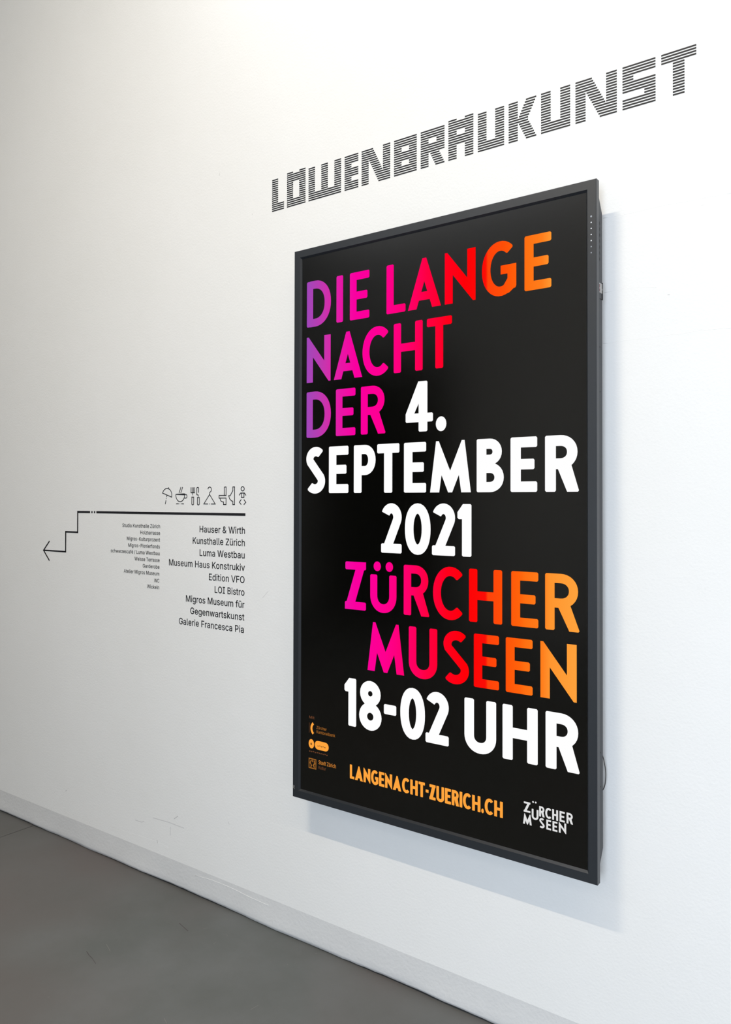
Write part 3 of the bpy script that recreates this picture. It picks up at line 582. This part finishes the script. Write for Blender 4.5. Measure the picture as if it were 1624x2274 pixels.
# white wordmark at the lower right, its letters stepping up and down
lg = MB()
for ch, x0, x1, z, cap in (('Z', .850, .870, .1425, .0285), ('"', .874, .890, .150, .028), ('U', .874, .894, .1275, .0285), ('R', .896, .912, .1400, .0285), ('C', .914, .932, .1400, .0285),
                           ('H', .934, .951, .1400, .0285), ('E', .955, .970, .1400, .0285), ('R', .975, .993, .1400, .0290),
                           ('M', .848, .874, .1090, .0290), ('S', .896, .912, .1095, .0270), ('E', .917, .931, .1095, .0270), ('E', .935, .949, .1095, .0270), ('N', .953, .974, .1100, .0280)):
    flat(lg, glyph(ch, (x1 - x0) / cap, .19), x0, z, cap, cap, TY)
lg.build('wordmark', M_SOFTW, panel)
# three small sponsor marks at the lower left
s1 = MB(); small_text(s1, 'Mit', .090, .2745, .009, TY, .066); s1.build('tiny_text', M_DIM2, panel)
s1 = MB()
flat(s1, stroke([(.0675, .260), (.0675, .2265)], .0016) , 0, 0, 1, 1, TY)
s1.build('logo_line', M_DIM2, panel)
s1 = MB()
flat(s1, stroke(arc(.0985, .2428, .0215, .022, 128, 232, 12), .0085), 0, 0, 1, 1, TY); s1.build('crescent_logo', M_ORANGE, panel)
s1 = MB(); small_text(s1, 'Zürcher', .143, .2445, .0095, TY, .0985); small_text(s1, 'Kantonalbank', .179, .2300, .0100, TY, .0985); s1.build('tiny_text', M_DIM1, panel)
s1 = MB(); flat(s1, [[(.077 + .0120 * math.cos(a * math.pi / 14), .1905 + .0155 * math.sin(a * math.pi / 14)) for a in range(28)]], 0, 0, 1, 1, TY)
pts = arc(.1355, .1905, .0160, .0145, 90, -90, 12, .9) + arc(.1070, .1905, .0150, .0145, 270, 90, 12, .9)
flat(s1, [pts], 0, 0, 1, 1, TY); pl = s1.build('round_logo', M_ORANGE, panel)
s1 = MB()
flat(s1, [[(.0765 + .0040 * math.cos(a * math.pi / 5), .1900 + .0045 * math.sin(a * math.pi / 5)) for a in range(10)]], 0, 0, 1, 1, TY - 0.0003)
for k, (x0, ww) in enumerate(((.104, .005), (.112, .004), (.118, .006), (.126, .004), (.132, .007))):
    flat(s1, stroke([(x0, .1885 + .001 * (k % 2)), (x0 + ww, .1880 + .002 * (k % 2))], .0034), 0, 0, 1, 1, TY - 0.0003)
tag(s1.build('logo_print', M_DIM1, panel), kind='stuff')
s1 = MB()
for k in range(10):
    x0 = .067 + k * .0083
    flat(s1, stroke([(x0, .1640 + .0012 * (k % 3)), (x0 + .0055, .1655 - .0010 * (k % 2))], .0035), 0, 0, 1, 1, TY)
s1.build('tiny_text', M_DIM2, panel)
s1 = MB()
flat(s1, stroke([(.067, .1405), (.097, .1405), (.097, .1095), (.067, .1095)], .0035, closed=True) + stroke([(.076, .135), (.072, .126), (.078, .118), (.074, .113)], .004)
     + stroke([(.089, .137), (.092, .127), (.086, .120), (.091, .113)], .005) + stroke([(.080, .138), (.083, .130)], .004), 0, 0, 1, 1, TY)
s1.build('square_logo', M_DIM1, panel)
s1 = MB(); small_text(s1, 'Stadt Zürich', .183, .1290, .0125, TY, .108); s1.build('tiny_text', M_DIM3, panel)
s1 = MB(); small_text(s1, 'Kultur', .140, .1130, .0100, TY, .108); s1.build('tiny_text', M_DIM2, panel)

# ------------------------------------------------------------------ cable behind the display, at its lower right
pts3 = [Vector(p) for p in [(-0.830, -0.034, 0.985), (-0.795, -0.031, 0.945), (-0.772, -0.027, 0.905), (-0.7590, -0.020, 0.868), (-0.7525, -0.016, 0.832), (-0.7530, -0.013, 0.800), (-0.7610, -0.009, 0.772), (-0.785, -0.007, 0.745), (-0.83, -0.010, 0.73)]]


def tube(pts, r, n=8, k=6):
    P = [pts[0] * 2 - pts[1]] + pts + [pts[-1] * 2 - pts[-2]]; path = []
    for i in range(1, len(P) - 2):
        for j in range(k):
            t = j / k; a, b, c_, d = P[i - 1:i + 3]
            path.append(0.5 * ((2 * b) + (c_ - a) * t + (2 * a - 5 * b + 4 * c_ - d) * t * t + (3 * b - a - 3 * c_ + d) * t ** 3))
    path.append(pts[-1]); q = MB()
    for i, p in enumerate(path):
        d = (path[min(i + 1, len(path) - 1)] - path[max(i - 1, 0)]).normalized()
        u = d.orthogonal().normalized() if i == 0 else (u_ - d * u_.dot(d)).normalized()
        u_ = u; v = d.cross(u)
        q.v += [tuple(p + (u * math.cos(a * 2 * math.pi / n) + v * math.sin(a * 2 * math.pi / n)) * r) for a in range(n)]
    for i in range(len(path) - 1):
        q.f += [(i * n + a, i * n + (a + 1) % n, (i + 1) * n + (a + 1) % n, (i + 1) * n + a) for a in range(n)]
    q.f += [tuple(range(n)), tuple(range((len(path) - 1) * n, len(path) * n))]
    return q


o = tube(pts3, 0.0011).build('power_cable', M_CABLE, smooth=True)
tag(o, 'thin dark cable looping out behind the right edge of the screen', 'cable')

# ------------------------------------------------------------------ striped lettering on the wall above the display
U_ = 0.0292; Z0, Z1 = 2.6110, 2.7280; BT = 0.0043; PT = (Z1 - Z0 - BT) / 15
full = lambda w_: [(0, w_)]
sides = lambda w_: [(0, 1), (w_ - 1, w_)]


def rows_of(ch):
    r = {}
    for i in range(16):
        if ch == 'L': r[i] = [(0, 1)] if i < 12 else full(2)
        elif ch == 'O': r[i] = sides(3) if 4 <= i < 12 else full(3)
        elif ch == 'W': r[i] = [(0, 1), (2, 3), (4, 5)] if i < 12 else full(5)
        elif ch == 'E': r[i] = [(0, 1)] if i in (4, 5, 10, 11) else full(2)
        elif ch == 'N':
            l = 2.38 - (15 - i) * .129; g = 1.62 + i * .129
            r[i] = ([(0, g)] if i < 5 else [(0, 1), (l, g)] if i < 11 else [(0, 1)]) + ([(3, 4)] if i < 11 else [(l, 4)])
        elif ch == 'B': r[i] = sides(3) if i in (4, 5, 10, 11) else full(3)
        elif ch == 'R': r[i] = sides(3) if i in (4, 5) else full(3) if i < 10 else [(0, 1), (1.24 + (i - 10) * .126, 2.37 + (i - 10) * .126)]
        elif ch == 'A': r[i] = sides(3) if i in (4, 5) or i > 9 else full(3)
        elif ch == 'U': r[i] = sides(3) if i < 12 else full(3)
        elif ch == 'K':
            if i < 7: r[i] = [(0, 1), (1.90 - .126 * i, 3.0 - .126 * i)]
            elif i < 9: r[i] = [(0, 2.12)]
            else: r[i] = [(0, 1), (1.14 + .125 * (i - 9), 2.25 + .125 * (i - 9))]
        elif ch == 'S': r[i] = [(0, 1)] if i in (4, 5) else [(2, 3)] if i in (10, 11) else full(3)
        elif ch == 'T': r[i] = full(3) if i < 4 else [(1, 2)]
    return r


sign = empty('wall_lettering', (-1.26, 0, Z0), 'large black letters cut into thin horizontal stripes, high on the white wall above the screen', 'lettering')
for ch, x0, dots in (('L', -1.9966, 0), ('O', -1.9237, 1), ('W', -1.8218, 0), ('E', -1.6603, 0), ('N', -1.5880, 0), ('B', -1.4560, 0), ('R', -1.3532, 0), ('A', -1.2514, 1), ('U', -1.1482, 0),
                     ('K', -1.0457, 0), ('U', -0.9432, 0), ('N', -0.8400, 0), ('S', -0.7075, 0), ('T', -0.6049, 0)):
    q = MB(); rr = rows_of(ch)
    if dots: rr[-1] = sides(3)
    for i, segs in rr.items():
        zt = Z1 - i * PT
        for a, b in segs: q.box(a * U_, b * U_, -0.0006, 0.0, zt - BT, zt)
    q.build('letter', M_VINYL, sign, loc=(x0 + 1.26, 0, -Z0))

# ------------------------------------------------------------------ the wall directory at the left
VY = -0.0005


def print_thing(name, label, category, polys, group=None, thick=None):
    q = MB(); flat(q, polys, 0, 0, 1, 1, VY)
    o_ = q.build(name, M_VINYL)
    md = o_.modifiers.new('vinyl', 'SOLIDIFY'); md.thickness = 0.0003; md.offset = 0
    return tag(o_, label, category, group)


# stepped arrow
ar = empty('direction_arrow', (-2.8, 0, 1.5), 'long black line with two stair steps ending in an arrowhead pointing left', 'arrow')


def part(name, polys, parent, org):
    q = MB(); flat(q, polys, -org[0], -org[2], 1, 1, VY)
    return q.build(name, M_VINYL, parent)


ORG = (-2.8, 0, 1.5)
RECT = lambda x0, x1, z0, z1: [[(x0, z0), (x1, z0), (x1, z1), (x0, z1)]]
part('line', RECT(-3.0477, -2.1264, 1.4953, 1.5052), ar, ORG)
part('line', RECT(-3.1910, -3.0936, 1.4955, 1.5050), ar, ORG)
part('dash', RECT(-3.0845, -3.0755, 1.4955, 1.5050), ar, ORG)
part('dash', RECT(-3.0655, -3.0560, 1.4955, 1.5050), ar, ORG)
part('step_line', RECT(-3.1910, -3.1825, 1.4045, 1.5050), ar, ORG)
part('step_line', RECT(-3.2836, -3.1825, 1.4042, 1.4118), ar, ORG)
part('step_line', RECT(-3.2836, -3.2752, 1.3130, 1.4118), ar, ORG)
part('step_line', RECT(-3.4540, -3.2752, 1.3130, 1.3200), ar, ORG)
part('arrowhead', stroke([(-3.4090, 1.3615), (-3.4580, 1.3163), (-3.4085, 1.2695)], 0.0072), ar, ORG)

# pictograms
G = 'black outline pictograms above the directory line'
T = 0.0026
T2 = 0.0034
print_thing('pictogram', 'umbrella pictogram with a dashed handle, leftmost of the small black icons', 'pictogram',
            stroke([(-2.6012, 1.5832)] + arc(-2.5725, 1.5755, .0290, .0265, 158, -10, 14) + [(-2.5440, 1.5665)], T2, closed=True) + stroke([(-2.5655, 1.6010), (-2.5630, 1.6065)], T2)
            + stroke([(-2.5735, 1.5735), (-2.5755, 1.5665)], T2) + stroke([(-2.5768, 1.5622), (-2.5778, 1.5590)], T2) + stroke([(-2.5790, 1.5535), (-2.5836, 1.5378)], T2), G)
print_thing('pictogram', 'steaming coffee cup pictogram on a dashed saucer line', 'pictogram',
            stroke([(-2.5200, 1.5775)] + arc(-2.4925, 1.5775, .0270, .0295, 180, 360, 16) + [(-2.4655, 1.5775)], T2, closed=True)
            + stroke([(-2.4655, 1.5765), (-2.4590, 1.5770)] + arc(-2.4590, 1.5697, .0072, .0072, 90, -90, 8) + [(-2.4670, 1.5625)], T2)
            + stroke([(-2.4995, 1.5830), (-2.4880, 1.6068)], T2) + stroke([(-2.4890, 1.5830), (-2.4775, 1.6068)], T2)
            + stroke([(-2.5165, 1.5395), (-2.5010, 1.5395)], T2) + stroke([(-2.4950, 1.5395), (-2.4920, 1.5395)], T2) + stroke([(-2.4855, 1.5395), (-2.4705, 1.5395)], T2), G)
print_thing('pictogram', 'fork and knife pictogram with rounded outlined handles', 'pictogram',
            stroke([(-2.4285, 1.6050), (-2.4285, 1.5835), (-2.4075, 1.5835), (-2.4075, 1.6050)], T2) + stroke([(-2.4215, 1.6050), (-2.4215, 1.5835)], T2) + stroke([(-2.4145, 1.6050), (-2.4145, 1.5835)], T2)
            + stroke([(-2.4180, 1.5835), (-2.4180, 1.5735)], T2) + stroke([(-2.4235, 1.5660), (-2.4235, 1.5400)] + arc(-2.4180, 1.5400, .0055, .0045, 190, 350, 6) + [(-2.4125, 1.5400), (-2.4125, 1.5660)], T2, closed=True)
            + stroke([(-2.3840, 1.5835), (-2.3840, 1.6020), (-2.3860, 1.6042), (-2.3920, 1.6042), (-2.3945, 1.6020), (-2.3945, 1.5760), (-2.3865, 1.5745), (-2.3850, 1.5680)], T2)
            + stroke([(-2.3910, 1.5645), (-2.3910, 1.5400)] + arc(-2.3853, 1.5400, .0057, .0045, 190, 350, 6) + [(-2.3796, 1.5400), (-2.3796, 1.5645)], T2, closed=True), G)
print_thing('pictogram', 'coat hanger pictogram in the middle of the small black icons', 'pictogram',
            stroke([(-2.3130, 1.5395), (-2.2895, 1.5395), (-2.3215, 1.5765), (-2.3535, 1.5395), (-2.3300, 1.5395)], T2) + stroke([(-2.3230, 1.5395), (-2.3200, 1.5395)], T2)
            + stroke([(-2.3215, 1.5765), (-2.3205, 1.5845)] + arc(-2.3210, 1.5955, .0100, .0098, -70, 170, 14), T2), G)
print_thing('pictogram', 'toilet bowl pictogram seen from the side', 'pictogram',
            stroke([(-2.2240 - .0155, 1.6045), (-2.2300, 1.6045), (-2.2300, 1.5722), (-2.2685, 1.5722), (-2.2685, 1.5625), (-2.2640, 1.5625)], T2) + stroke([(-2.2395, 1.6045), (-2.2395, 1.5722)], T2)
            + stroke([(-2.2640, 1.5625), (-2.2300, 1.5625), (-2.2300, 1.5375), (-2.2440, 1.5375), (-2.2440, 1.5475), (-2.2520, 1.5480), (-2.2595, 1.5525), (-2.2640, 1.5625)], T2), G)
print_thing('pictogram', 'urinal pictogram seen from the side', 'pictogram',
            stroke([(-2.1840, 1.6045), (-2.1840, 1.5375), (-2.1935, 1.5375), (-2.1935, 1.5500), (-2.2010, 1.5520), (-2.2110, 1.5600), (-2.2160, 1.5712), (-2.2080, 1.5712), (-2.1935, 1.5905), (-2.1935, 1.6045)], T2, closed=True), G)
print_thing('pictogram', 'baby figure pictogram, rightmost of the small black icons', 'pictogram',
            stroke(arc(-2.1415, 1.5972, .0085, .0078, 0, 340, 17), T2, closed=True)
            + stroke([(-2.1598, 1.5728), (-2.1520, 1.5812), (-2.1315, 1.5812), (-2.1238, 1.5720)], T2) + stroke([(-2.1480, 1.5805), (-2.1480, 1.5650), (-2.1345, 1.5650), (-2.1345, 1.5805)], T2)
            + stroke([(-2.1485, 1.5570), (-2.1585, 1.5470), (-2.1485, 1.5378)], T2) + stroke([(-2.1350, 1.5570), (-2.1245, 1.5465), (-2.1350, 1.5375)], T2), G)

# the two columns of names
big = empty('directory_text', (-2.126, 0, 1.06), 'right-aligned block of nine larger black text lines under the line', 'lettering')
for body, x0, z in (('Hauser & Wirth', -2.3798, 1.4282), ('Kunsthalle Zürich', -2.4192, 1.3824), ('Luma Westbau', -2.3789, 1.3359), ('Museum Haus Konstrukiv', -2.5608, 1.2898), ('Edition VFO', -2.3255, 1.2437),
                    ('LOI Bistro', -2.2930, 1.1970), ('Migros Museum für', -2.4575, 1.1507), ('Gegenwartskunst', -2.4308, 1.1042), ('Galerie Francesca Pia', -2.4975, 1.0576)):
    q = MB(); x1 = -2.1262 - (1.4282 - z) * 0.0098
    small_text(q, body, x1 + 2.126, z - 1.06, 0.0251, VY, x0 + 2.126)
    q.build('text_line', M_VINYL, big)
sml = empty('directory_text', (-2.615, 0, 1.188), 'narrow block of ten smallest black text lines, left of the larger lines', 'lettering')
for body, x0, z in (('Studio Kunsthalle Zürich', -2.8635, 1.4389), ('Holzterrasse', -2.7432, 1.4113), ('Migros-Kulturprozent', -2.8324, 1.3836), ('Migros-Pionierfonds', -2.8229, 1.3556),
                    ('schwarzescafé / Luma Westbau', -2.9433, 1.3276), ('Weisse Terrasse', -2.7794, 1.2997), ('Garderobe', -2.7253, 1.2722), ('Atelier Migros Museum', -2.8508, 1.2443), ('WC', -2.6509, 1.2153), ('Wickeln', -2.6955, 1.1883)):
    q = MB(); x1 = -2.6140 - (1.4389 - z) * 0.0145
    small_text(q, body, x1 + 2.615, z - 1.188, 0.0150, VY, x0 + 2.615)
    q.build('text_line', M_VINYL, sml)

# ------------------------------------------------------------------ plaster ridges and scuffs on the wall, marks on the floor
def ridge(pts, r):
    P = [Vector((x, r * 0.7, z)) for x, z in pts]
    tube(P, r, n=10, k=3).build('plaster_ridge', M_WALL, w, smooth=True)


w = bpy.data.objects['wall_back']
ridge([(-0.7621, 2.3296), (-0.7130, 2.3274), (-0.6714, 2.3272), (-0.6308, 2.3289), (-0.5881, 2.3290), (-0.5435, 2.3269), (-0.5000, 2.3264), (-0.4359, 2.3239)], 0.0009)
ridge([(-0.7627, 1.9837), (-0.7040, 1.9859), (-0.6503, 1.9852), (-0.5891, 1.9869), (-0.5504, 1.9862), (-0.5155, 1.9886), (-0.4372, 1.9862)], 0.0009)
ridge([(-0.5155, 1.9886), (-0.4897, 1.9968), (-0.4699, 2.0018)], 0.0006)
ridge([(-0.5058, 2.3078), (-0.4830, 2.3134), (-0.4633, 2.3075)], 0.0006)
ridge([(-0.5178, 2.1744), (-0.4977, 2.1723)], 0.0005)
ridge([(-0.7591, 2.1236), (-0.7037, 2.1257), (-0.6593, 2.1235), (-0.6191, 2.1156)], 0.0008)
ridge([(-2.3932, 0.0833), (-2.2929, 0.0917), (-2.1844, 0.0916), (-2.0916, 0.0857), (-2.0023, 0.0840)], 0.0007)
ridge([(-2.9295, 0.1437), (-2.6347, 0.1563), (-2.5519, 0.1505)], 0.0007)


def scuff(pts, wd, material=M_SCUFF, name='scuff_mark'):
    q = MB(); flat(q, stroke(pts, wd), 0, 0, 1, 1, -0.0002); q.build(name, material, w)


scuff([(-2.6496, 0.2477), (-2.5528, 0.2527), (-2.4593, 0.2514)], 0.0035, M_SCUFF2)
scuff([(-2.5391, 0.2382), (-2.5415, 0.2020)], 0.003, M_SCUFF2)
scuff([(-2.4953, 0.2911), (-2.5192, 0.2740)], 0.003, M_SCUFF)
scuff([(-2.6236, 0.1636), (-2.6193, 0.1511)], 0.0028, M_SCUFF)
scuff([(-2.7642, 0.2115), (-2.7205, 0.2127), (-2.7062, 0.2207)], 0.003, M_SCUFF2)
scuff([(-3.2673, 0.2232), (-3.2536, 0.2313)], 0.002, M_SCUFF)
scuff([(-2.2741, 2.8231), (-2.2740, 2.8125)], 0.0015, M_SCUFF)
scuff([(-3.4783, 1.2984), (-3.4762, 1.2878)], 0.0018, M_SCUFF)
scuff([(-1.5406, 2.7483), (-1.5387, 2.7463)], 0.0014, M_SCUFF)
scuff([(-2.2121, 0.3366), (-2.2037, 0.3278)], 0.0025, M_SCUFF2)
scuff([(-0.5903, 2.0923), (-0.5852, 2.0915)], 0.0018, M_SCUFF)
scuff([(-2.0377, 1.1950), (-2.0085, 1.2218)], 0.002, M_SCUFF2)
scuff([(-2.0988, 2.6278), (-2.0964, 2.6222)], 0.0012, M_SCUFF)


def floor_mark(pts, wd, material):
    q = MB()
    for poly in stroke(pts, wd): q.add([(x, y, 0.0002) for x, y in poly], [tuple(range(len(poly)))])
    q.build('floor_mark', material, fl)


floor_mark([(-2.4049, -0.4786), (-2.3766, -0.4876), (-2.3538, -0.4921)], 0.003, M_FMARK)
floor_mark([(-2.3538, -0.4921), (-2.3156, -0.5040)], 0.002, M_FMARK)
floor_mark([(-2.2915, -0.1667), (-2.2626, -0.1738), (-2.2234, -0.1839)], 0.003, M_FMARK)
floor_mark([(-2.4359, -0.2311), (-2.4391, -0.2256)], 0.0015, M_FMARK)
floor_mark([(-2.2785, -0.7021), (-2.2787, -0.6967)], 0.0015, M_FSPECK)
floor_mark([(-1.7986, -0.1246), (-1.7936, -0.1257)], 0.0015, M_FSPECK)
floor_mark([(-1.9087, -0.5521), (-1.8830, -0.5634)], 0.0015, M_FSPECK)
floor_mark([(-2.0882, -0.1894), (-2.0892, -0.1727)], 0.001, M_FSPECK)
floor_mark([(-2.0944, -0.1177), (-2.0855, -0.1219)], 0.001, M_FSPECK)
floor_mark([(-2.3873, -0.4108), (-2.3376, -0.4304)], 0.0013, M_FSPECK)
floor_mark([(-1.7634, -0.0222), (-1.7578, -0.0147)], 0.0015, M_FSPECK)
floor_mark([(-2.1916, -0.1419), (-2.1832, -0.1282)], 0.001, M_FSPECK)
floor_mark([(-1.7282, -0.3694), (-1.7241, -0.3398)], 0.0015, M_FSPECK)
floor_mark([(-1.9976, 0.0130), (-1.9870, 0.0134)], 0.0015, M_FSPECK)
floor_mark([(-2.0086, -0.5635), (-2.0089, -0.5584)], 0.001, M_FSPECK)
